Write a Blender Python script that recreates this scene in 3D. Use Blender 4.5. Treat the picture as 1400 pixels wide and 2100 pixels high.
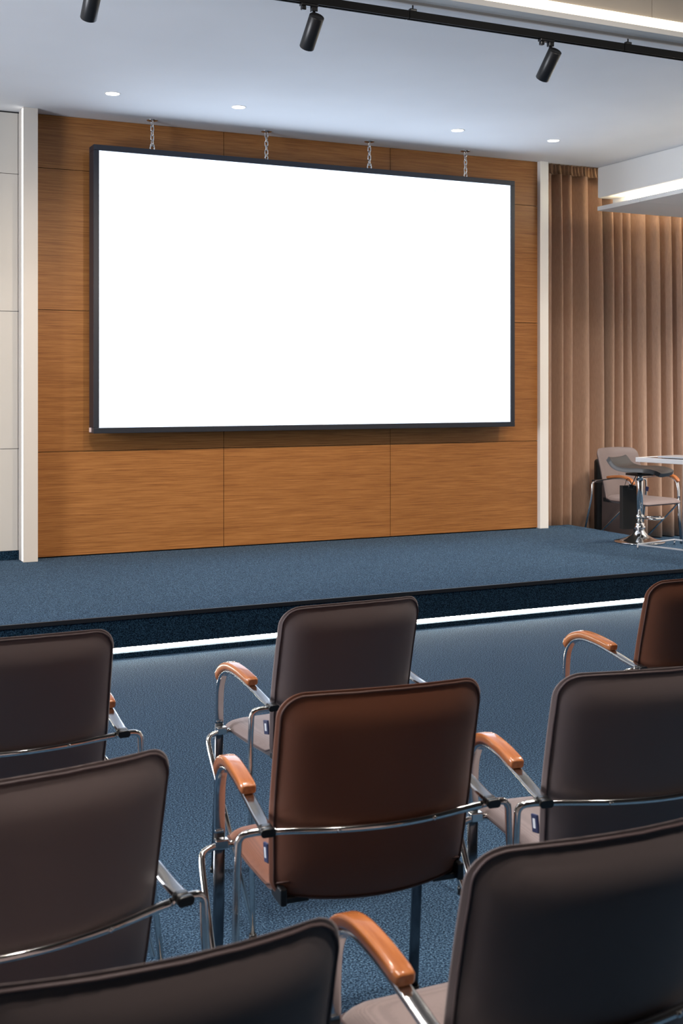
import bpy, bmesh, math, random
from mathutils import Vector, Matrix
random.seed(7)
for o in list(bpy.data.objects): bpy.data.objects.remove(o)
S = bpy.context.scene
COL = S.collection
PI = math.pi
R = math.radians

# ------------------------------------------------------------------ camera, world, exposure, lights
YAW = R(25.4)
cam_d = bpy.data.cameras.new('camera')
cam = bpy.data.objects.new('camera', cam_d); COL.objects.link(cam)
cam.location = (0, 0, 1.5); cam.rotation_euler = (PI/2, 0, -YAW)
cam_d.sensor_fit = 'VERTICAL'; cam_d.sensor_height = 36; cam_d.sensor_width = 24
cam_d.lens = 2460/2100*36; cam_d.shift_y = -256/2100
cam_d.clip_end = 60; cam_d.clip_start = 0.05
cam_d.dof.use_dof = True; cam_d.dof.focus_distance = 6.5; cam_d.dof.aperture_fstop = 9
S.camera = cam
S.view_settings.view_transform = 'Standard'; S.view_settings.look = 'None'
S.view_settings.gamma = 1; S.view_settings.use_curve_mapping = False
S.view_settings.exposure = 0.3
W = bpy.data.worlds.new('world'); S.world = W; W.use_nodes = True
W.node_tree.nodes['Background'].inputs[0].default_value = (.5, .5, .55, 1)
W.node_tree.nodes['Background'].inputs[1].default_value = 0.05

WARM = (1, .80, .58); NEUT = (1, .93, .86); COOL = (.88, .92, 1)
SCREEN_RGB, SCREEN_K = (.78, .92, 1.12), 1.8
SPOT_W, DOWN_W, ROOM_W, COVE_K, LED_K = 112, 13, 30, 2.6, 40.0
WINDOW_W = 680
ROW_W = 120

def lamp(name, kind, loc, energy, color, **kw):
    d = bpy.data.lights.new(name, kind); d.energy = energy; d.color = color
    for k, v in kw.items(): setattr(d, k, v)
    o = bpy.data.objects.new(name, d); COL.objects.link(o); o.location = loc
    return o
def aim(o, d): o.rotation_euler = Vector(d).to_track_quat('-Z', 'Y').to_euler()

# room lamps set in the raised ceiling above the audience
for x, y in ((-.8, 3.9), (1.6, 3.9), (4.0, 3.9), (6.4, 3.9), (8.6, 4.6)):
    lamp('room_lamp', 'AREA', (x, y, 3.96), ROOM_W, NEUT, shape='DISK', size=.35)

# unseen narrow spots added over the three chair rows to light the chair tops
for y in (.95, 1.8, 2.7):
    for x in (.1, 1.1, 2.1, 3.1):
        lamp('added_row_spot', 'SPOT', (x, y, 3.97), ROW_W, NEUT, spot_size=R(46), spot_blend=.6, shadow_soft_size=.06)
# daylight through the window in the left wall
w = lamp('window_daylight', 'AREA', (-3.7, 5.1, 1.9), WINDOW_W, COOL, shape='RECTANGLE', size=4.4, size_y=2.0)
w.rotation_euler = (0, R(-90), 0)
w.rotation_euler = Vector((1, 0, 0)).to_track_quat('-Z', 'Z').to_euler()

# ------------------------------------------------------------------ materials
def mat(name, col, rough=.6, metal=0, spec=.5, emit=None, k=0, sheen=0, coat=0):
    m = bpy.data.materials.new(name); m.use_nodes = True
    b = m.node_tree.nodes['Principled BSDF']
    b.inputs['Base Color'].default_value = (*col, 1); b.inputs['Roughness'].default_value = rough
    b.inputs['Metallic'].default_value = metal; b.inputs['Specular IOR Level'].default_value = spec
    b.inputs['Sheen Weight'].default_value = sheen; b.inputs['Coat Weight'].default_value = coat
    if emit:
        b.inputs['Emission Color'].default_value = (*emit, 1); b.inputs['Emission Strength'].default_value = k
    return m
def N(m, t, **kw):
    n = m.node_tree.nodes.new(t)
    for k, v in kw.items(): setattr(n, k, v)
    return n
def L(m, a, b): m.node_tree.links.new(a, b)
def B(m): return m.node_tree.nodes['Principled BSDF']
def coords(m, scale, rot=(0, 0, 0), space='Object'):
    tc = N(m, 'ShaderNodeTexCoord'); mp = N(m, 'ShaderNodeMapping')
    mp.inputs['Scale'].default_value = scale; mp.inputs['Rotation'].default_value = rot
    L(m, tc.outputs[space], mp.inputs[0]); return mp.outputs[0]
def noise(m, vec, scale=5, detail=3, rough=.5):
    n = N(m, 'ShaderNodeTexNoise'); n.inputs['Scale'].default_value = scale
    n.inputs['Detail'].default_value = detail; n.inputs['Roughness'].default_value = rough
    L(m, vec, n.inputs['Vector']); return n.outputs['Fac']
def ramp(m, fac, stops):
    r = N(m, 'ShaderNodeValToRGB'); e = r.color_ramp.elements
    while len(e) < len(stops): e.new(.5)
    for i, (p, c) in enumerate(stops): e[i].position = p; e[i].color = (*c, 1)
    L(m, fac, r.inputs[0]); return r.outputs[0]
def bump(m, h, strength=.3, dist=.002):
    b = N(m, 'ShaderNodeBump'); b.inputs['Strength'].default_value = strength; b.inputs['Distance'].default_value = dist
    L(m, h, b.inputs['Height']); L(m, b.outputs[0], B(m).inputs['Normal'])

def lin(r, g, b):
    f = lambda c: (c/255/12.92 if c/255 <= .04045 else ((c/255+.055)/1.055)**2.4)
    return (f(r), f(g), f(b))

def carpet_mat(name, lo, mid, hi):
    m = mat(name, mid, .95, spec=.05, sheen=.03)
    v = coords(m, (1, 1, 1))
    f1 = noise(m, v, 175, 4, .75)
    c = ramp(m, f1, [(.41, lo), (.5, mid), (.59, hi)])
    f2 = noise(m, v, 1.3, 2); mix = N(m, 'ShaderNodeMixRGB', blend_type='MULTIPLY'); mix.inputs[0].default_value = .35
    c2 = ramp(m, f2, [(.3, (.82, .82, .82)), (.7, (1, 1, 1))])
    L(m, c, mix.inputs[1]); L(m, c2, mix.inputs[2]); L(m, mix.outputs[0], B(m).inputs['Base Color'])
    bump(m, f1, .6, .004); return m
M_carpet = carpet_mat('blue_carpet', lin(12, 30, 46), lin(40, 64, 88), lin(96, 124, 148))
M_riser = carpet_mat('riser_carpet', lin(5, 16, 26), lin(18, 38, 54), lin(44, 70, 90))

def wood_wall_mat():
    m = mat('veneer_panel', (.4, .2, .08), .42, spec=.35)
    v = coords(m, (1.6, 1, 95)); f = noise(m, v, 2.2, 6, .65)
    v2 = coords(m, (.35, 1, 7)); g = noise(m, v2, 1.7, 3)
    c = ramp(m, f, [(.30, lin(122, 76, 38)), (.5, lin(158, 105, 56)), (.70, lin(182, 127, 74))])
    mix = N(m, 'ShaderNodeMixRGB', blend_type='MULTIPLY'); mix.inputs[0].default_value = .5
    L(m, c, mix.inputs[1]); L(m, ramp(m, g, [(.3, (.80, .76, .72)), (.7, (1, 1, 1))]), mix.inputs[2])
    L(m, mix.outputs[0], B(m).inputs['Base Color']); bump(m, f, .12, .001); return m
M_veneer = wood_wall_mat()
M_white = mat('white_paint', lin(238, 235, 230), .55)
def ceil_mat():
    m = mat('ceiling_paint', lin(236, 236, 238), .8, spec=.2)
    f = noise(m, coords(m, (1, 1, 1)), 1.2, 2)
    L(m, ramp(m, f, [(.3, lin(234, 234, 236)), (.7, lin(240, 240, 242))]), B(m).inputs['Base Color']); return m
M_ceil = ceil_mat()
M_greypanel = mat('grey_wall_panel', lin(190, 185, 178), .5)
M_post = mat('white_post_dimmed', lin(206, 198, 188), .55)  # left post's white, lowered in colour to offset the strong light on it
M_beige = mat('beige_bulkhead', lin(205, 196, 186), .6)
M_dark = mat('dark_gap', (.01, .01, .012), .8)
M_black = mat('black_paint', (.012, .012, .013), .38)
M_blackplastic = mat('black_plastic', (.01, .01, .011), .3)
M_track = mat('matt_black_track', (.008, .008, .008), .65, spec=.15)
M_nosing = mat('black_nosing', (.008, .008, .01), .45)
M_frame = mat('screen_frame', lin(44, 48, 58), .45, metal=.25)
M_frameside = mat('screen_frame_side', lin(30, 32, 38), .4, metal=.3)
M_screen = mat('lit_screen', (.02, .02, .02), .5, emit=SCREEN_RGB, k=SCREEN_K)
M_chrome = mat('chrome', (.78, .76, .74), .12, metal=1)
M_steel = mat('flat_steel', (.62, .63, .65), .16, metal=1)
M_leg_reflect = mat('steel_leg_dark_reflection', (.22, .23, .25), .2, metal=1)  # arm steel darkened: the dark floor's reflection is put into the leg colour
M_zinc = mat('zinc_chain', (.75, .75, .75), .25, metal=1)
M_led = mat('led_diffuser', (.9, .9, .85), .5, emit=(1, .93, .78), k=LED_K)
M_cove = mat('cove_diffuser', (.9, .85, .75), .5, emit=(1, .84, .60), k=COVE_K*.75)
M_cove_hot = mat('cove_led_line', (.9, .9, .85), .5, emit=(1, .92, .74), k=COVE_K*1.5)
M_soffit_led = mat('soffit_led', (.9, .9, .85), .5, emit=(1, .88, .66), k=14)
M_postled = mat('post_led', (.9, .9, .85), .5, emit=(1, .96, .88), k=1.6)
M_down = mat('downlight_lens', (.9, .9, .9), .4, emit=(1, .95, .88), k=6)
M_curtain = None
def curtain_mat():
    m = mat('curtain_cloth', lin(168, 138, 118), .85, spec=.2, sheen=.3)
    f = noise(m, coords(m, (140, 140, 9)), 2, 2)
    L(m, ramp(m, f, [(.3, lin(172, 140, 120)), (.7, lin(188, 156, 135))]), B(m).inputs['Base Color'])
    bump(m, f, .08, .001); return m
M_curtain = curtain_mat()
M_heading = mat('curtain_heading_tape', lin(160, 132, 110), .85)
def fabric(name, c, dark):
    m = mat(name, c, .52, spec=.36, sheen=.12)
    v = coords(m, (1, 1, 1))
    w1 = N(m, 'ShaderNodeTexWave'); w1.bands_direction = 'Z'; w1.inputs['Scale'].default_value = 190; w1.inputs['Distortion'].default_value = 1.5
    L(m, v, w1.inputs['Vector'])
    w2 = N(m, 'ShaderNodeTexWave'); w2.bands_direction = 'X'; w2.inputs['Scale'].default_value = 190; w2.inputs['Distortion'].default_value = 1.5
    L(m, v, w2.inputs['Vector'])
    a = N(m, 'ShaderNodeMath', operation='MULTIPLY'); L(m, w1.outputs['Fac'], a.inputs[0]); L(m, w2.outputs['Fac'], a.inputs[1])
    L(m, ramp(m, a.outputs[0], [(0, dark), (.6, c)]), B(m).inputs['Base Color'])
    bump(m, a.outputs[0], .18, .0006); return m
M_taupe = fabric('taupe_upholstery', lin(126, 111, 108), lin(110, 96, 94))
M_brown = fabric('brown_upholstery', lin(124, 74, 50), lin(106, 62, 42))
M_pipe_t = mat('taupe_piping', lin(74, 58, 58), .6)
M_pipe_b = mat('brown_piping', lin(74, 42, 30), .6)
def armwood():
    m = mat('lacquered_arm_wood', lin(170, 100, 54), .25, spec=.5, coat=.6)
    f = noise(m, coords(m, (60, 6, 30)), 1.5, 4)
    L(m, ramp(m, f, [(.3, lin(156, 88, 44)), (.7, lin(182, 112, 62))]), B(m).inputs['Base Color']); return m
M_armwood = armwood()
M_leather = mat('black_leather', lin(52, 50, 50), .38, spec=.5)
M_bag = mat('black_bag', (.008, .008, .008), .7)
M_tag = mat('navy_tag', lin(28, 38, 78), .5)
M_tagw = mat('white_tag_mark', lin(225, 228, 232), .5)
M_silver = mat('silver_laptop', lin(205, 205, 208), .3, metal=.6)
M_glass = mat('smoky_glass_top', lin(60, 74, 90), .06, spec=.8)
M_alu = mat('bright_aluminium', lin(222, 222, 224), .3, metal=.35)
M_wallplain = mat('off_white_wall', lin(228, 222, 214), .7)
M_wallrear = mat('taupe_rear_wall', lin(52, 48, 46), .7)

# ------------------------------------------------------------------ mesh helpers
def add_box(bm, x0, x1, y0, y1, z0, z1, mi=0, bev=0):
    r = bmesh.ops.create_cube(bm, size=1)
    M = Matrix.Translation(((x0+x1)/2, (y0+y1)/2, (z0+z1)/2)) @ Matrix.Diagonal((x1-x0, y1-y0, z1-z0, 1))
    bmesh.ops.transform(bm, matrix=M, verts=r['verts'])
    fs = {f for v in r['verts'] for f in v.link_faces}
    for f in fs: f.material_index = mi
    if bev:
        es = list({e for v in r['verts'] for e in v.link_edges})
        bmesh.ops.bevel(bm, geom=es, offset=bev, segments=3, profile=.5, affect='EDGES')
def rounded(pts, r=.03, n=6):
    """polyline with rounded corners"""
    pts = [Vector(p) for p in pts]; out = [pts[0]]
    for i in range(1, len(pts)-1):
        a, b, c = pts[i-1], pts[i], pts[i+1]
        d1, d2 = (a-b), (c-b); k = min(r, d1.length*.48, d2.length*.48)
        p, q = b+d1.normalized()*k, b+d2.normalized()*k
        for j in range(n+1):
            t = j/n; out.append(p*(1-t)**2 + b*2*t*(1-t) + q*t*t)
    out.append(pts[-1]); return out
def catmull(pts, n=6):
    P = [Vector(p) for p in pts]; P = [P[0]*2-P[1]] + P + [P[-1]*2-P[-2]]; out = []
    for i in range(1, len(P)-2):
        for j in range(n):
            t = j/n; a, b, c, d = P[i-1:i+3]
            out.append(.5*((2*b)+(-a+c)*t+(2*a-5*b+4*c-d)*t*t+(-a+3*b-3*c+d)*t**3))
    out.append(P[-2]); return out
def sweep(bm, path, section, closed=False, xdir=None, scales=None, mi=0, cap=True):
    """section: list of (u,v); u along xdir (or transported), v along the other normal"""
    path = [Vector(p) for p in path]; n = len(path); rings = []
    up = None
    for i, p in enumerate(path):
        if closed: t = (path[(i+1) % n]-path[i-1]).normalized()
        else: t = (path[min(i+1, n-1)]-path[max(i-1, 0)]).normalized()
        if xdir is not None: u = Vector(xdir); u = (u-t*u.dot(t)).normalized()
        else:
            if up is None: up = Vector((0, 0, 1)) if abs(t.z) < .9 else Vector((1, 0, 0))
            u = (up-t*up.dot(t)).normalized(); up = u
        v = t.cross(u); s = scales[i] if scales else 1
        rings.append([bm.verts.new(p+u*a*s+v*b*s) for a, b in section])
    m = len(section)
    for i in range(n if closed else n-1):
        A, C = rings[i], rings[(i+1) % n]
        for j in range(m):
            f = bm.faces.new((A[j], A[(j+1) % m], C[(j+1) % m], C[j])); f.material_index = mi; f.smooth = True
    if cap and not closed:
        for rg in (rings[0][::-1], rings[-1]):
            f = bm.faces.new(rg); f.material_index = mi
    return rings
def circ(r, n=12): return [(r*math.cos(2*PI*i/n), r*math.sin(2*PI*i/n)) for i in range(n)]
def rrect(w, h, r, n=4):
    """rounded rectangle section, half sizes w,h"""
    o = []
    for cx, cy, a0 in ((w-r, h-r, 0), (-(w-r), h-r, 90), (-(w-r), -(h-r), 180), (w-r, -(h-r), 270)):
        for k in range(n+1):
            a = R(a0+90*k/n); o.append((cx+r*math.cos(a), cy+r*math.sin(a)))
    return o
def lathe(bm, prof, c=(0, 0, 0), n=32, mi=0, mtx=None):
    rings = []
    for r, z in prof:
        ring = []
        for i in range(n):
            a = 2*PI*i/n; p = Vector((c[0]+r*math.cos(a), c[1]+r*math.sin(a), c[2]+z))
            if mtx: p = mtx @ p
            ring.append(bm.verts.new(p))
        rings.append(ring)
    for A, C in zip(rings, rings[1:]):
        for j in range(n):
            f = bm.faces.new((A[j], A[(j+1) % n], C[(j+1) % n], C[j])); f.smooth = True; f.material_index = mi
    for rg, flip in ((rings[0], True), (rings[-1], False)):
        if (prof[0] if flip else prof[-1])[0] > 1e-5:
            f = bm.faces.new(rg[::-1] if flip else rg); f.material_index = mi
def finish(name, bm, mats, parent=None, auto=None, bevel=None):
    bmesh.ops.recalc_face_normals(bm, faces=bm.faces)
    me = bpy.data.meshes.new(name); bm.to_mesh(me); bm.free()
    for m in (mats if isinstance(mats, (list, tuple)) else [mats]): me.materials.append(m)
    o = bpy.data.objects.new(name, me); COL.objects.link(o)
    if parent: o.parent = parent
    if bevel:
        b = o.modifiers.new('bevel', 'BEVEL'); b.width = bevel; b.segments = 3; b.limit_method = 'ANGLE'; b.angle_limit = R(40)
    return o
def box(name, b, m, parent=None, bev=0):
    bm = bmesh.new(); add_box(bm, *b, bev=bev); return finish(name, bm, m, parent)
def struct(o): o['kind'] = 'structure'; return o
def tag(o, label, cat, group=None):
    o['label'] = label; o['category'] = cat
    if group: o['group'] = group
    return o
def empty(name, loc=(0, 0, 0), rz=0):
    o = bpy.data.objects.new(name, None); COL.objects.link(o); o.location = loc; o.rotation_euler = (0, 0, rz)
    o.empty_display_size = .1; return o
def copy_tree(o, parent=None):
    c = o.copy(); COL.objects.link(c); c.parent = parent
    for ch in list(o.children): copy_tree(ch, c)
    return c

# ------------------------------------------------------------------ the room
CZ, WY = 3.52, 8.96           # low ceiling height, plane of the wood wall
SZ = .236                     # stage height
struct(box('floor', (-3.6, 9.6, -4.1, 10.0, -.1, 0), M_carpet))
# low ceiling over stage + raised ceiling over the audience + pocket above the curtain
bm = bmesh.new()
add_box(bm, -3.6, 9.6, 5.51, WY, CZ, CZ+.12)
add_box(bm, -3.6, 6.25, WY, 9.2, CZ, CZ+.12)
add_box(bm, 6.25, 9.6, WY, 10.0, 3.78, 3.88)
add_box(bm, -3.6, 9.6, 5.3, 5.6, 4.0, 4.1)
struct(finish('ceiling', bm, M_ceil))
struct(box('ceiling_raised', (-3.6, 9.6, -4.1, 5.3, 4.0, 4.1), M_wallrear))
# bulkhead face of the step with its panel joint
bm = bmesh.new()
for x0, x1 in ((-3.6, 1.6), (1.603, 4.598), (4.601, 9.6)): add_box(bm, x0, x1, 5.50, 5.515, 3.50, 4.0)
struct(finish('trim_1', bm, M_beige))
bm = bmesh.new(); add_box(bm, -3.6, 9.6, 5.40, 5.50, 3.515, 3.530); add_box(bm, -3.6, 9.6, 5.40, 5.408, 3.53, 3.545)
struct(finish('trim_2', bm, M_white))

# wood veneer wall: three columns of panels, four rows
zs = [SZ+.004]
def zrow(y): return 1.5-(y-794)*8.869/2460
rows = [SZ+.006, zrow(927), zrow(635), zrow(344), CZ]
xs = [1.745, 3.225, 4.71, 6.20]
bm = bmesh.new()
for i in range(3):
    for j in range(4):
        add_box(bm, xs[i]+.0023, xs[i+1]-.0023, WY, WY+.02, rows[j]+.0023, rows[j+1]-.0023)
wb = struct(finish('wall_back', bm, M_veneer))
o = box('backing', (1.70, 6.26, WY+.021, WY+.15, 0, CZ), M_dark, wb)
# grey panel wall left of it, recess skirting below
bm = bmesh.new()
gz = [.303, zrow(919), zrow(640), zrow(361), CZ-.012]
for x0, x1 in ((-3.5, -1.2), (-1.2, .6), (.6, 1.631), (1.631, 1.745)):
    for a, b in zip(gz, gz[1:]): add_box(bm, x0+.002, x1-.002, WY, WY+.02, a+.002, b-.002)
wl = struct(finish('wall_front', bm, M_greypanel)); wl.name = 'wall_stage_left'
box('backing', (-3.6, 1.745, WY+.021, WY+.15, 0, CZ), M_dark, wl)
struct(box('baseboard_back', (-3.5, 1.745, WY+.004, WY+.019, SZ, .303), M_riser))
# white posts at both ends of the wood wall
struct(box('trim_3', (1.637, 1.742, 8.79, WY-.001, SZ, CZ), M_post, bev=.003))
struct(box('trim_4', (6.197, 6.288, 8.917, 9.1, SZ, CZ), M_white, bev=.003))
o = tag(box('led_strip', (1.6325, 1.6365, 8.795, 8.83, SZ+.01, CZ-.01), M_postled), 'thin lit white strip running up the left edge of the left white post', 'light strip')
# outer walls
bm = bmesh.new()
add_box(bm, -3.6, -3.5, -4.1, 2.9, 0, 4.1); add_box(bm, -3.6, -3.5, 7.3, 10, 0, 4.1)
add_box(bm, -3.6, -3.5, 2.9, 7.3, 0, .9); add_box(bm, -3.6, -3.5, 2.9, 7.3, 2.9, 4.1)
struct(finish('wall_left', bm, M_wallplain))
bm = bmesh.new()
for y in (2.9, 4.35, 5.8, 7.25): add_box(bm, -3.57, -3.51, y, y+.05, .9, 2.9)
for z in (.9, 2.85): add_box(bm, -3.57, -3.51, 2.95, 7.25, z, z+.05)
struct(finish('window_1', bm, M_white))
struct(box('wall_right', (9.5, 9.6, -4.1, 10, 0, 4.1), M_wallplain))
struct(box('wall_rear', (-3.6, 9.6, -4.1, -4.0, 0, 4.1), M_wallrear))
struct(box('wall_window_side', (6.29, 9.6, 9.85, 9.95, 0, 3.9), M_wallplain))

# soffit box on the right with its hanging cove panel
bm = bmesh.new(); add_box(bm, 6.86, 9.5, 5.52, WY, 3.237, CZ)
struct(finish('ceiling_soffit', bm, M_white, bevel=.012))
bm = bmesh.new()
for y0, y1 in ((5.6, 7.05), (7.054, 8.36), (8.364, WY)): add_box(bm, 6.86, 9.5, y0, y1, 3.122, 3.160)
struct(finish('ceiling_cove_panel', bm, M_white))
box('ceiling_cove_back', (7.02, 7.05, 5.6, WY-.02, 3.161, 3.236), M_white)['kind'] = 'structure'
t = empty('cove_light', (7.008, 5.6, 3.16))
box('side_strip', (0, .0115, 0, WY-.24-5.6, .004, .074), M_soffit_led, t)
tag(t, 'glowing warm cove strip between the right soffit and its lower panel', 'cove light')
box('curtain_side_strip', (7.06-7.008, 9.4-7.008, 8.885-5.6, 8.90-5.6, .0005, .016), mat('curtain_wash_led', (.9, .9, .85), .5, emit=(1, .80, .52), k=42))
strip2 = bpy.data.objects['curtain_side_strip']; strip2.parent = t
def downlight(x, y, z, label, group, watts):
    t = empty('ceiling_downlight', (x, y, z)); tag(t, label, 'ceiling light', group)
    bm = bmesh.new(); lathe(bm, [(.046, -.001), (.052, -.004), (.056, -.001), (.056, .0)]); finish('trim_ring', bm, M_white, t)
    bm = bmesh.new(); lathe(bm, [(0.0001, -.003), (.046, -.003), (.046, 0)]); finish('lens', bm, M_down, t)
    l = lamp('downlight_beam', 'SPOT', (0, 0, -.01), watts, NEUT, spot_size=R(120), spot_blend=.8, shadow_soft_size=.02); l.parent = t
    return t
downlight(2.118, 8.13, CZ, 'leftmost round white downlight in the ceiling, left of the hanging chains', 'downlights over the stage', DOWN_W)
downlight(3.04, 8.13, CZ, 'second round downlight from the left, above the left end of the screen', 'downlights over the stage', DOWN_W)
downlight(4.87, 8.13, CZ, 'third round downlight from the left, just above the rightmost chain', 'downlights over the stage', DOWN_W)
downlight(5.78, 8.13, CZ, 'rightmost round downlight in the ceiling, above the right white post', 'downlights over the stage', DOWN_W)
downlight(7.32, 8.05, 3.122, 'small round downlight under the lower cove panel at the right edge', None, DOWN_W*2.5)
downlight(7.6, 6.6, 3.122, 'round downlight under the cove panel, nearer the audience', None, DOWN_W*8)

for x, y in ((8.7, 7.9), (8.7, 6.4)):  # two unseen downlights added to brighten the soffit by wall bounce
    downlight(x, y, 3.122, 'added unseen downlight that bounces light off the right wall', 'added bounce downlights at far right', DOWN_W*20)

# cove strip on the bulkhead
t = empty('cove_light', (3, 5.5, 3.53)); tag(t, 'warm glowing cove strip along the ceiling step above the black track', 'cove light')
bm = bmesh.new(); add_box(bm, -6.5, 6.5, -.008, -.001, .002, .105); finish('diffuser', bm, M_cove, t)
bm = bmesh.new(); add_box(bm, -6.5, 6.5, -.014, -.0085, .062, .078); finish('bright_line', bm, M_cove_hot, t)

# ------------------------------------------------------------------ stage
t = empty('stage', (0, 6.5, 0)); tag(t, 'low blue carpeted stage with a dark riser under the screen', 'stage')
bm = bmesh.new(); add_box(bm, -3.49, 6.62, .012, 2.455, .061, SZ); add_box(bm, 6.29, 6.62, 2.4551, 2.57, .061, SZ); finish('deck', bm, M_carpet, t)
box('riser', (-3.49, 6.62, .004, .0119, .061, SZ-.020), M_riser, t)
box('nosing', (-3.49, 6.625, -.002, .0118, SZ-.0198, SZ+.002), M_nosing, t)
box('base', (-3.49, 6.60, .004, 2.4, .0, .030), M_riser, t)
box('core', (-3.49, 6.60, .06, 2.4, .0305, .0605), M_dark, t)
box('light_strip', (-3.49, 6.60, .030, .040, .032, .060), M_led, t)

# ------------------------------------------------------------------ LED screen
X0, X1, Z0, Z1, YF = 2.176, 5.766, 1.201, 3.243, 8.74
t = empty('led_screen', ((X0+X1)/2, YF, Z0)); tag(t, 'large blank white lit screen in a dark frame hung before the wood wall', 'screen')
hw = (X1-X0)/2; h = Z1-Z0
box('display_panel', (-hw-.002, hw+.002, .004, .012, -.002, h+.002), M_screen, t)
fw = .042
for nm, b in (('frame_bar', (-hw-fw, hw+fw, -.006, .13, h, h+fw)), ('frame_bar', (-hw-fw, hw+fw, -.006, .13, -fw, 0)),
              ('frame_bar', (-hw-fw, -hw, -.006, .13, 0.0005, h-.0005)), ('frame_bar', (hw, hw+fw, -.006, .13, 0.0005, h-.0005))):
    bm = bmesh.new(); add_box(bm, *b)
    fb = finish(nm, bm, M_frame, t, bevel=.003)
box('back_cover', (-hw, hw, .0125, .129, .0005, h-.0005), M_frameside, t)
for dz in (.008, .02, .032):
    box('groove', (-hw-fw, hw+fw, -.0072, -.0061, -fw+dz, -fw+dz+.002), M_frameside, t)
box('side_label', (-hw-fw-.012, -hw-fw-.0005, .06, .085, -fw-.0+.008, -fw+.042), mat('pale_pink_label', lin(230, 205, 198), .6), t)
# a small drawn mark near the screen's upper right
bm = bmesh.new()
cx = 5.01-(X0+X1)/2; cz = 3.13-Z0
sweep(bm, catmull([(cx-.018, .0035, cz-.02), (cx-.012, .0035, cz+.004), (cx-.002, .0035, cz+.018), (cx+.006, .0035, cz+.012), (cx+.003, .0035, cz-.006)], 5), circ(.0012, 6))
sweep(bm, catmull([(cx+.003, .0035, cz+.005), (cx+.013, .0035, cz+.016), (cx+.016, .0035, cz-.002), (cx+.016, .0035, cz-.018)], 5), circ(.0012, 6))
finish('drawn_mark', bm, mat('grey_mark', lin(150, 155, 160), .6), t)
SCR = t

def link_bm(length, width, r, rot, cz):
    bm = bmesh.new(); p = []
    hl, hwid = length/2-width/2, width/2
    for k in range(9): a = PI*k/8; p.append((hwid*math.cos(a), 0, hl+hwid*math.sin(a)))
    for k in range(9): a = PI+PI*k/8; p.append((hwid*math.cos(a), 0, -hl+hwid*math.sin(a)))
    M = Matrix.Rotation(rot, 3, 'Z')
    sweep(bm, [M @ Vector(q)+Vector((0, 0, cz)) for q in p], circ(r, 8), closed=True); return bm
def make_chain():
    t = empty('hanging_chain', (0, 8.815, CZ))
    bm = bmesh.new(); lathe(bm, [(.0001, -.012), (.012, -.012), (.040, -.004), (.044, 0), (.0001, 0)]); finish('ceiling_plate', bm, M_zinc, t)
    z = -.012
    for k in range(5):
        finish('link', link_bm(.046, .024, .0042, (0 if k % 2 else PI/2)+.3, z-.018), M_zinc, t); z -= .034
    # elongated quick link with a screw sleeve, then the eye on the frame
    q = finish('quick_link', link_bm(.080, .030, .0042, .1, z-.036), M_zinc, t)
    bm = bmesh.new(); lathe(bm, [(.0068, -.016), (.0068, .016)], (.015, 0, z-.036), 8, mtx=Matrix.Rotation(.1, 4, 'Z')); finish('sleeve', bm, M_zinc, q)
    zz = (Z1+fw)-CZ+.0065
    bm = bmesh.new(); p = [(.017*math.cos(a), 0, zz+.017+.017*math.sin(a)) for a in [R(-50+280*k/14) for k in range(15)]]
    sweep(bm, p, circ(.0055, 8)); finish('shackle', bm, M_zinc, t)
    return t
ch = make_chain()
for i, (px, lab) in enumerate(((312, 'leftmost steel chain holding up the screen'), (546, 'second steel chain from the left holding up the screen'),
                               (757, 'third steel chain from the left holding up the screen'), (954, 'rightmost steel chain holding up the screen'))):
    u = (px-700)/2460; d = 8.815/(math.cos(YAW)-u*math.sin(YAW)); x = d*(math.sin(YAW)+u*math.cos(YAW))
    c = ch if i == 0 else copy_tree(ch)
    c.location.x = x; c.rotation_euler.z = (0, .5, -.3, .2)[i]; tag(c, lab, 'chain', 'chains holding up the screen')

# ------------------------------------------------------------------ track and spotlights
t = empty('lighting_track', (3, 5.53, 3.45)); tag(t, 'black ceiling lighting track running above the audience with grooved underside', 'lighting track')
bm = bmesh.new()
for x0, x1 in ((-6, -3.17), (-3.165, .01), (.015, 1.41), (1.415, 6.2)):
    add_box(bm, x0, x1, -.018, .018, .004, .020); add_box(bm, x0, x1, -.018, -.0085, -.020, .004); add_box(bm, x0, x1, .0085, .018, -.020, .004)
finish('rail', bm, M_track, t)
box('conductor', (-6, 6.2, -.0084, .0084, .0005, .0038), mat('grey_conductor', lin(120, 120, 122), .4), t)
for x in (-2.1, .04, 1.45, 3.9):
    bm = bmesh.new(); add_box(bm, x-.02, x+.02, -.012, .012, .0205, .036, bev=.004); add_box(bm, x-.003, x+.003, -.003, .003, .036, .07); finish('clip', bm, M_black, t)
AX = Vector((-.014, .693, -.72)).normalized()
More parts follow.
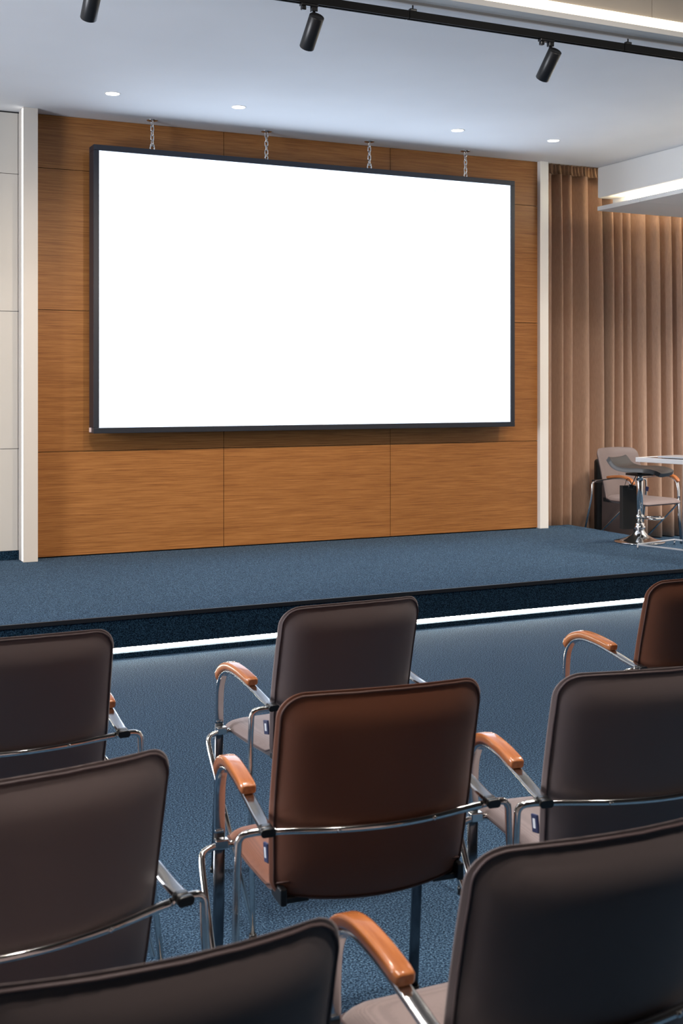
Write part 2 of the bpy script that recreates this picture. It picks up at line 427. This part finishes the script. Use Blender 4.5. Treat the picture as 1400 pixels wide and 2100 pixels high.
def make_spot(rot=0):
    t = empty('track_spotlight', (0, 5.53, 3.43))
    bm = bmesh.new(); add_box(bm, -.062, .030, -.016, .016, -.014, .0, bev=.003); add_box(bm, -.058, -.034, -.012, .012, -.034, -.014, bev=.004); add_box(bm, -.004, .028, -.014, .014, -.036, -.014, bev=.003)
    finish('track_adapter', bm, M_blackplastic, t)
    bm = bmesh.new(); sweep(bm, [(.012, 0, -.03), (.012, 0, -.062), (.012, .01, -.078)], circ(.008, 10)); finish('arm', bm, M_blackplastic, t)
    cen = Vector((.0, .0, -.138)); q = AX.to_track_quat('-Z', 'Y').to_matrix().to_4x4(); M = Matrix.Translation(cen) @ q
    bm = bmesh.new(); lathe(bm, [(.0001, .088), (.036, .088), (.0385, .085), (.0385, -.086), (.037, -.089), (.033, -.089), (.031, -.07), (.0001, -.07)], n=40, mtx=M)
    hd = finish('lamp_housing', bm, M_black, t)
    bm = bmesh.new(); lathe(bm, [(.0001, -.072), (.0305, -.072), (.0305, -.0705)], n=32, mtx=M); finish('lens', bm, M_down, hd)
    l = lamp('spot_beam', 'SPOT', cen+AX*.1, SPOT_W, WARM, spot_size=R(86), spot_blend=.9, shadow_soft_size=.012); l.parent = t; aim(l, AX+Vector((0, .08, .10)))
    return t
sp = make_spot()
for i, (x, lab) in enumerate(((1.342, 'black cylindrical track spotlight cut off by the top left edge'), (2.46, 'black cylindrical track spotlight hanging at the top centre'),
                       (3.90, 'black cylindrical track spotlight above the right end of the screen'), (5.05, 'black track spotlight beyond the right edge'), (6.2, 'black track spotlight beyond the right edge, next along'), (7.3, 'added black track spotlight beyond the right edge, for more light at right'))):  # the last spotlight is an unseen addition to brighten the right end
    c = sp if i == 0 else copy_tree(sp)
    c.location.x = x; tag(c, lab, 'spotlight', 'spotlights on the black track')

# ------------------------------------------------------------------ curtains
def curtain(name, xa, xb, y0, label, seed, top):
    rnd = random.Random(seed); t = empty(name, ((xa+xb)/2, y0, 0)); tag(t, label, 'curtain')
    cxm = (xa+xb)/2; n = int((xb-xa)/.005); zz = [0.01, .3, .8, 1.4, 2.0, 2.6, 3.0, 3.25, 3.4, top-.095]
    ph = []; a = 0
    fold = []  # irregular fold widths
    x = xa
    while x < xb+.3: w = rnd.uniform(.10, .20); fold.append((x, w, rnd.uniform(.75, 1.2))); x += w
    def wave(x, k):
        for fx, fw_, am in fold:
            if fx <= x < fx+fw_:
                s = ((x-fx)/fw_)**1.7; return am*(max(0, math.sin(PI*s))**.75*2-1)*(.92+.08*math.sin(9*s))
        return 0
    bm = bmesh.new(); grid = []
    for i in range(n+1):
        x = xa+(xb-xa)*i/n; col = []
        for z in zz:
            f = z/top; amp = .098*(1-.5*f**5)
            dx = .02*math.sin(3.1*x+seed)*(1-f)
            y = -wave(x, 0)*amp + .008*math.sin(40*x+z*1.3)*(1-f)
            col.append(bm.verts.new((x+dx-cxm, y, z)))
        grid.append(col)
    for i in range(n):
        for j in range(len(zz)-1):
            f = bm.faces.new((grid[i][j], grid[i+1][j], grid[i+1][j+1], grid[i][j+1])); f.smooth = True
    c = finish('cloth', bm, M_curtain, t); sm = c.modifiers.new('thick', 'SOLIDIFY'); sm.thickness = .003
    bm = bmesh.new(); grid = []; m = int((xb-xa)/.004)
    hz = [top-.098, top-.06, top-.02, top]
    for i in range(m+1):
        x = xa+(xb-xa)*i/m; col = []
        for z in hz:
            amp = .016+.010*(z == hz[0]); col.append(bm.verts.new((x-cxm+.01*(z-hz[0])/.1*math.sin(x*31), -.008+amp*math.sin(x*2*PI/.033+z*9)-wave(x, 0)*.02, z)))
        grid.append(col)
    for i in range(m):
        for j in range(3):
            f = bm.faces.new((grid[i][j], grid[i+1][j], grid[i+1][j+1], grid[i][j+1])); f.smooth = True
    c = finish('heading', bm, M_heading, t); sm = c.modifiers.new('thick', 'SOLIDIFY'); sm.thickness = .003
curtain('curtain', 6.33, 7.30, 9.52, 'tall tan curtain with gathered heading between the right post and the soffit', 3, 3.635)
curtain('curtain', 7.32, 9.45, 9.50, 'wide tan curtain hanging behind the grey chair under the right soffit', 8, 3.635)

# ------------------------------------------------------------------ conference chairs
def interp(tab, x):
    if x <= tab[0][0]: return tab[0][1]
    for (a, b), (c, d) in zip(tab, tab[1:]):
        if x <= c: s = (x-a)/(c-a); return b+(d-b)*s
    return tab[-1][1]
def smoothtab(tab):
    pts = catmull([(a, b, 0) for a, b in tab], 8); return [(p.x, p.y) for p in pts]
YC = smoothtab([(.42, .070), (.50, .060), (.62, .038), (.75, .008), (.885, -.030)])
def outline(w, h, rt, rb, n=7):
    """closed rounded rectangle, radii top / bottom, centre origin"""
    o = []
    for cx, cy, r, a0 in ((w-rt, h-rt, rt, 0), (-(w-rt), h-rt, rt, 90), (-(w-rb), -(h-rb), rb, 180), (w-rb, -(h-rb), rb, 270)):
        for k in range(n+1):
            a = R(a0+90*k/n); o.append((cx+r*math.cos(a), cy+r*math.sin(a)))
    # even out long straight runs
    out = []
    for i, p in enumerate(o):
        q = o[(i+1) % len(o)]; d = math.dist(p, q); k = max(1, int(d/.03))
        for j in range(k): out.append((p[0]+(q[0]-p[0])*j/k, p[1]+(q[1]-p[1])*j/k))
    return out
def cushion(w, h, rt, rb, thick_b, thick_f, fmap, sc=.012):
    """pillow-like pad; fmap(u,v,t)->Vector; t<0 back, t>0 front"""
    bm = bmesh.new(); base = outline(w, h, rt, rb); n = len(base)
    def ring(d, t):
        sx, sy = max(w-d, .0008)/w, max(h-d, .0008)/h
        return [bm.verts.new(fmap(u*sx, v*sy, t)) for u, v in base]
    def side(th, sgn):
        rs = []; ds = [.0015, .005, .011, .02, .034, .05]; d = .07
        while d < w: ds.append(d); d += .022
        ds.append(w-.001)
        for d in ds: rs.append(ring(d, sgn*th*(1-math.exp(-d/sc))*(.86+.14*(1-math.exp(-d/.06)))))
        return rs
    mid = ring(0, 0); back = side(thick_b, -1); front = side(thick_f, 1)
    for seq in ([mid]+back, [mid]+front):
        for A, C in zip(seq, seq[1:]):
            for j in range(n):
                f = bm.faces.new((A[j], A[(j+1) % n], C[(j+1) % n], C[j])); f.smooth = True
        last = seq[-1]
        for j in range(n//2):   # close the centre seam
            a, b, c, d = last[j], last[(j+1) % n], last[(n-j-2) % n], last[(n-j-1) % n]
            if len({a, b, c, d}) == 4:
                try: bm.faces.new((a, b, c, d)).smooth = True
                except ValueError: pass
    bmesh.ops.remove_doubles(bm, verts=bm.verts, dist=.0006)
    bmesh.ops.holes_fill(bm, edges=[e for e in bm.edges if e.is_boundary], sides=0)
    for f in bm.faces: f.smooth = True
    return bm
BW, BH, BZ = .228, .2225, .6625
def bmap(u, v, t):
    z = BZ+v; k = 1-.045*max(0, (.62-z)/.18)
    x = u*k; yc = interp(YC, z)-.055*(1-(u/BW)**2)
    if t < 0: t *= (1-.25*(abs(u)/BW)**3)*(1-.93*max(0, min(1, (z-.800)/.085))**1.7)*(1-.4*max(0, (.52-z)/.08))   # the top of the rear face rolls forward
    return Vector((x, yc+t, z+.010*(1-(u/BW)**2)*(v/BH)))
def smap(u, v, t):
    y = .235+v; x = u*(1-.05*max(0, -v/.2)); z = .447+t-.9*max(0, v-.13)**2*3+.028*max(0, (-v-.13)/.07)
    return Vector((x, y, z))
RND = random.Random(5)
def chair_parts(fab, pipe):
    t = empty('conference_chair')
    b = finish('backrest', cushion(BW, BH, .052, .035, .034, .022, bmap, .019), fab, t)
    bm = bmesh.new(); path = []
    ol = outline(BW-.008, BH-.008, .046, .030, 9)
    for i, (u, v) in enumerate(ol):
        p = bmap(u, v, -.012); path.append(p+Vector((RND.uniform(-.0006, .0006), 0, RND.uniform(-.0006, .0006))))
    sweep(bm, path, circ(.0030, 7), closed=True); finish('piping', bm, pipe, b)
    # small navy tag sewn to the lower left edge
    bm = bmesh.new(); p = bmap(-BW+.004, -.135, .012)
    add_box(bm, p.x-.003, p.x+.003, p.y+.004, p.y+.034, p.z-.020, p.z+.020, 0, .002)
    add_box(bm, p.x-.0038, p.x-.003, p.y+.012, p.y+.024, p.z-.010, p.z+.011, 1)
    bmesh.ops.rotate(bm, verts=bm.verts, cent=p, matrix=Matrix.Rotation(R(-12), 3, 'X'))
    finish('tag', bm, [M_tag, M_tagw], b)
    s = finish('seat', cushion(.222, .205, .05, .04, .024, .026, smap), fab, t)
    bm = bmesh.new(); sweep(bm, [smap(u, v, .002) for u, v in outline(.2225, .2055, .05, .04, 8)], circ(.0024, 6), closed=True); finish('piping', bm, pipe, s)
    # flat oval arms running into the front legs
    arm = [(-.030, .612), (.03, .619), (.10, .632), (.19, .646), (.27, .648), (.325, .630), (.357, .592), (.367, .54), (.370, .47)]
    for sx in (-1, 1):
        X = .25*sx; P = catmull([(X, y, z) for y, z in arm], 6)
        sec = rrect(.0135, .0058, .0055, 3)
        bm = bmesh.new(); sweep(bm, P, sec, xdir=(1, 0, 0)); a = finish('arm', bm, M_steel, t)
        bm = bmesh.new(); sweep(bm, [(X, -.0305, .6115), (X, -.040, .6100)], rrect(.0150, .0085, .006, 3), xdir=(1, 0, 0)); sweep(bm, [(X, -.0300, .6115), (X, -.012, .6140)], rrect(.0142, .0068, .006, 3), xdir=(1, 0, 0)); finish('end_cap', bm, M_blackplastic, a)
        # wooden pad rides on top of the flat bar
        wp = []; i0 = [i for i, p in enumerate(P) if p.y >= .105][0]; i1 = [i for i, p in enumerate(P) if p.z < .60 and p.y > .3][0]
        for i in range(i0, i1+1):
            tn = (P[i+1]-P[i-1]).normalized(); nn = Vector((0, -tn.z, tn.y)); wp.append(P[i]+nn*.0165)
        sc = [1]*len(wp); sc[0] = .9; sc[-1] = .72; sc[-2] = .92
        wp = [wp[0]-(wp[1]-wp[0]).normalized()*.003]+wp+[wp[-1]+(wp[-1]-wp[-2]).normalized()*.004]; sc = [.72]+sc+[.5]
        bm = bmesh.new(); sweep(bm, wp, rrect(.0175, .0112, .0065, 5), xdir=(1, 0, 0), scales=sc); finish('armrest_pad', bm, M_armwood, t)
        bm = bmesh.new(); sweep(bm, [(X, .370, .4695), (X, .376, .30), (X, .404, .012)], sec, xdir=(1, 0, 0)); lg = finish('leg', bm, M_leg_reflect, t)
        bm = bmesh.new(); sweep(bm, [(X, .4035, .016), (X, .4055, 0)], rrect(.0155, .008, .006, 3), xdir=(1, 0, 0)); finish('foot_cap', bm, M_blackplastic, lg)
        # rear leg
        rp = rounded([(X*.93, -.012, .603), (.262*sx, -.006, .604), (.302*sx, -.002, .600), (.306*sx, .0, .50), (.335*sx, -.085, .012)], .045, 7)
        bm = bmesh.new(); sweep(bm, rp, circ(.0078, 12)); lg = finish('leg', bm, M_chrome, t)
        bm = bmesh.new(); lathe(bm, [(.011, 0), (.011, .02), (.008, .024)], (.335*sx, -.086, 0), 14); finish('foot_cap', bm, M_blackplastic, lg)
        # diagonal brace from the seat front to the rear foot
        dp = rounded([(.205*sx, .352, .447), (.262*sx, .352, .447), (.298*sx, .345, .438), (.302*sx, .32, .41), (.322*sx, -.055, .03)], .03, 6)
        bm = bmesh.new(); sweep(bm, dp, circ(.0078, 12)); br = finish('brace', bm, M_chrome, t)
        bm = bmesh.new(); add_box(bm, X-.016, X+.016, .340, .361, .440, .462, bev=.003); finish('clamp', bm, M_chrome, br)
        bm = bmesh.new(); add_box(bm, .17*sx-.03, .17*sx+.03, .035, .095, .430, .444, bev=.003); add_box(bm, .2*sx-.007, .2*sx+.007, .02, .09, .432, .468, bev=.003); finish('seat_bracket', bm, M_blackplastic, t)
    cp = catmull([(-.232, -.013, .603), (-.20, -.020, .603), (-.1, -.046, .603), (0, -.056, .603), (.1, -.046, .603), (.20, -.020, .603), (.232, -.013, .603)], 5)
    bm = bmesh.new(); sweep(bm, cp, circ(.0078, 12)); cb = finish('back_rail', bm, M_chrome, t)
    for x in (-.105, .105):
        bm = bmesh.new(); lathe(bm, [(.0001, .0035), (.004, .003), (.0055, 0)], n=14, mtx=Matrix.Translation((x, -.0525, .603)) @ Matrix.Rotation(PI/2, 4, 'X')); finish('screw', bm, M_zinc, cb)
    bm = bmesh.new(); sweep(bm, [(-.204, .352, .447), (.204, .352, .447)], circ(.0078, 12)); sweep(bm, [(-.17, .06, .433), (-.17, .35, .436)], circ(.007, 10)); sweep(bm, [(.17, .06, .433), (.17, .35, .436)], circ(.007, 10))
    finish('seat_rail', bm, M_black, t)
    return t
taupe = chair_parts(M_taupe, M_pipe_t); brown = chair_parts(M_brown, M_pipe_b)
CH = [  # x, y, rot, kind, label
    (.5665, 3.0542, -.0028, 't', 'grey taupe chair at the left edge, front row nearest the stage'),
    (1.5053, 3.129, .0391, 't', 'grey taupe armchair in the front row directly before the centred brown chair'),
    (2.7295, 3.0429, -.0022, 'b', 'brown armchair cut off by the right edge below the stage'),
    (.3946, 1.9904, .1469, 't', 'grey taupe chair in the middle of the left edge, behind the leftmost front row chair'),
    (1.1473, 2.236, -.1002, 'b', 'brown armchair at the centre of the seating, fully in view'),
    (1.747, 2.1229, -.1566, 't', 'grey taupe armchair to the right of the centred brown chair'),
    (.3841, 1.3112, .0, 't', 'grey taupe chair back nearest the camera at bottom left'),
    (1.0679, 1.3981, -.0247, 't', 'large grey taupe armchair nearest the camera at bottom right'),
]
used = set()
for x, y, rz, k, lab in CH:
    src = taupe if k == 't' else brown
    c = src if k not in used else copy_tree(src); used.add(k)
    c.location = (x, y, 0); c.rotation_euler.z = rz; tag(c, lab, 'chair', 'audience chairs in rows')

# chair by the curtain, on the floor behind the stage's right end
def at(px, d):
    u = (px-700)/2460; return (d*(math.sin(YAW)+u*math.cos(YAW)), d*(math.cos(YAW)-u*math.sin(YAW)))
c = copy_tree(taupe); x, y = at(1270, 11.15); c.location = (x, y, 0.0); c.scale = (1.20, 1.18, 1.05)
fw_ang = -YAW + PI + R(35)     # facing the camera, turned to the photo's right
c.rotation_euler.z = fw_ang
tag(c, 'grey chair facing the room beside the curtain, behind the bar stool', 'chair')

# dark rounded case behind that chair
x, y = at(1259, 11.5)
t = empty('instrument_case', (x, y, 0), -YAW); tag(t, 'black rounded case standing against the curtain behind the grey chair', 'case')
bm = bmesh.new(); ol = outline(.185, .405, .03, .10, 8)
vs = [(u, v) for u, v in ol]
f0 = bm.faces.new([bm.verts.new((u, -.05, .405+v)) for u, v in vs]); r = bmesh.ops.extrude_face_region(bm, geom=[f0])
bmesh.ops.translate(bm, vec=(0, .1, 0), verts=[g for g in r['geom'] if isinstance(g, bmesh.types.BMVert)])
finish('body', bm, M_bag, t, bevel=.02)
bm = bmesh.new(); sweep(bm, rounded([(-.06, 0, .80), (-.06, 0, .84), (.06, 0, .84), (.06, 0, .80)], .02), circ(.007, 8)); finish('handle', bm, M_blackplastic, t)

bm = bmesh.new(); f0 = bm.faces.new([bm.verts.new((u+.02, -.0515, .30+v)) for u, v in outline(.15, .28, .03, .08, 8)]); r = bmesh.ops.extrude_face_region(bm, geom=[f0])
bmesh.ops.translate(bm, vec=(0, -.006, 0), verts=[g for g in r['geom'] if isinstance(g, bmesh.types.BMVert)])
finish('front_pocket', bm, mat('dark_taupe_cloth', lin(84, 68, 64), .8), t)

# ------------------------------------------------------------------ bar stool on the stage
x, y = at(1311, 9.78)
t = empty('bar_stool', (x, y, SZ)); tag(t, 'black bar stool with chrome column and trumpet base on the stage', 'bar stool')
bm = bmesh.new(); lathe(bm, [(.0001, .003), (.200, .003), (.204, .006), (.200, .010), (.16, .020), (.11, .036), (.07, .058), (.045, .085), (.034, .11), (.0001, .11)], n=48); finish('base', bm, M_chrome, t)
bm = bmesh.new(); lathe(bm, [(.034, .105), (.044, .112), (.046, .130), (.036, .137), (.040, .150), (.034, .158), (.029, .160)], n=32); finish('collar', bm, M_chrome, t)
bm = bmesh.new(); lathe(bm, [(.0275, .158), (.0275, .50), (.0255, .505)], n=28); finish('column', bm, M_chrome, t)
bm = bmesh.new(); lathe(bm, [(.0265, .505), (.0265, .545), (.020, .55), (.020, .575), (.0001, .575)], n=28); finish('sleeve', bm, M_steel, t)
sa = Vector((math.cos(YAW), -math.sin(YAW), 0))*math.cos(R(34))-Vector((math.sin(YAW), math.cos(YAW), 0))*math.sin(R(34))
RZ = math.atan2(sa.y, sa.x)
Q = Matrix.Rotation(RZ, 4, 'Z')
# footrest ring
bm = bmesh.new(); p = rounded([(.02, -.028, .205), (.15, -.11, .205), (.19, -.04, .205), (.19, .04, .205), (.15, .11, .205), (.02, .028, .205)], .06, 6)
sweep(bm, [Q @ Vector(q) for q in p], circ(.009, 10)); fr = finish('footrest', bm, M_chrome, t)
bm = bmesh.new(); lathe(bm, [(.029, .188), (.034, .19), (.034, .222), (.029, .224)], n=24); finish('clamp', bm, M_chrome, fr)
# saddle seat: profile from raised back lip to drooping front
prof = smoothtab([(-.192, .088), (-.182, .082), (-.160, .052), (-.138, .028), (-.10, .010), (-.03, .002), (.06, .004), (.14, .000), (.20, -.014), (.23, -.030)])
bm = bmesh.new(); rows_ = []
ns = 17
for (s, z) in prof:
    row = []
    edge = min(1, (s+.194)/.03, (.232-s)/.04); hwid = .200*(.90+.10*max(0, edge)**.5)*(1-.12*max(0, (s-.1)/.13))
    for j in range(ns):
        w = -1+2*j/(ns-1); row.append(bm.verts.new(Q @ Vector((s, w*hwid, .602+z+.010*abs(w)**3))))
    rows_.append(row)
for A, C in zip(rows_, rows_[1:]):
    for j in range(ns-1): bm.faces.new((A[j], A[j+1], C[j+1], C[j])).smooth = True
st = finish('seat', bm, M_leather, t); sm = st.modifiers.new('thick', 'SOLIDIFY'); sm.thickness = .034; sm.offset = -1
bv = st.modifiers.new('bevel', 'BEVEL'); bv.width = .010; bv.segments = 3; bv.limit_method = 'ANGLE'; bv.angle_limit = R(50)
bm = bmesh.new(); add_box(bm, -.08, .08, -.08, .08, .545, .562, bev=.004); finish('seat_plate', bm, M_blackplastic, t)
lv = -Vector((math.cos(YAW), -math.sin(YAW), 0))
lf = -Vector((math.sin(YAW), math.cos(YAW), 0))
a0 = lv*.03+lf*.02+Vector((0, 0, .552)); a1 = lv*.072+lf*.035+Vector((0, 0, .47))
bm = bmesh.new(); sweep(bm, [a0, a1], circ(.004, 8)); lever = finish('height_lever', bm, M_blackplastic, t)
bm = bmesh.new(); sweep(bm, [a1, a1+lv*.012-Vector((0, 0, .035))], rrect(.022, .008, .006, 3), xdir=tuple(lv)); finish('lever_grip', bm, M_blackplastic, lever)
# bag hanging from the lever
bx, by = at(1287.5, 9.87)
t2 = empty('carrier_bag', (bx, by, .335), -YAW+R(8)); tag(t2, 'black paper carrier bag hanging from the lever of the bar stool', 'bag')
bm = bmesh.new(); add_box(bm, -.060, .060, -.035, .035, 0, .355); finish('body', bm, M_bag, t2, bevel=.003)
bm = bmesh.new(); sweep(bm, rounded([(-.03, 0, .35), (-.012, 0, .41), (.012, 0, .41), (.03, 0, .35)], .02), circ(.0025, 6)); finish('handle', bm, M_bag, t2)

# ------------------------------------------------------------------ table at the right edge
t = empty('glass_table', (6.30, 7.15, SZ), R(-76)); tag(t, 'glass topped table with chrome frame at the right edge of the stage', 'table')
# local x runs towards the audience, local y to the photo's right
def w2l(p): return t.matrix_world.inverted() @ Vector(p)
bpy.context.view_layer.update()
c0 = w2l((6.06, 7.44, SZ)); 
x0, y0 = c0.x, c0.y; x1, y1 = x0+1.15, y0+.52
box('tabletop', (x0+.004, x1, y0+.004, y1, .702, .716), M_glass, t)
bm = bmesh.new()
add_box(bm, x0, x1, y0, y0+.012, .684, .719); add_box(bm, x0, x1, y1, y1+.012, .684, .719); add_box(bm, x0, x0+.012, y0+.012, y1, .684, .719); add_box(bm, x1-.012, x1, y0+.012, y1, .684, .719)
finish('top_frame', bm, M_alu, t, bevel=.002)
c1 = w2l((6.09, 7.45, SZ)); bx0, by0 = c1.x, c1.y; bx1, by1 = bx0+1.1, by0+.48
bm = bmesh.new(); sweep(bm, rounded([(bx0, by0, .038), (bx1, by0, .038), (bx1, by1, .038), (bx0, by1, .038), (bx0, by0+.001, .038)], .006, 3), rrect(.006, .006, .002, 2)); finish('base_frame', bm, M_alu, t)
for qx, qy in ((bx0, by0), (bx0, by1), (bx1, by0), (bx1, by1)):
    bm = bmesh.new(); lathe(bm, [(.006, 0), (.006, .032)], (qx, qy, 0), 12); finish('foot', bm, M_chrome, t)
for qx, qy in ((bx0+.42, by0), (bx0+.80, by1), (bx1-.1, by0), (bx1-.1, by1)):
    bm = bmesh.new(); add_box(bm, qx-.007, qx+.007, qy-.007, qy+.007, .044, .684); finish('leg', bm, M_chrome, t)
t2 = empty('laptop', t.matrix_world @ Vector((x0+.30, y0+.20, .7165)), R(-76)); tag(t2, 'closed silver laptop lying on the glass table', 'laptop')
bm = bmesh.new(); add_box(bm, -.16, .16, -.11, .11, .0035, .0105, bev=.002); finish('base', bm, M_silver, t2)
bm = bmesh.new(); add_box(bm, -.16, .16, -.11, .11, .0108, .0165, bev=.002); finish('lid', bm, M_silver, t2)
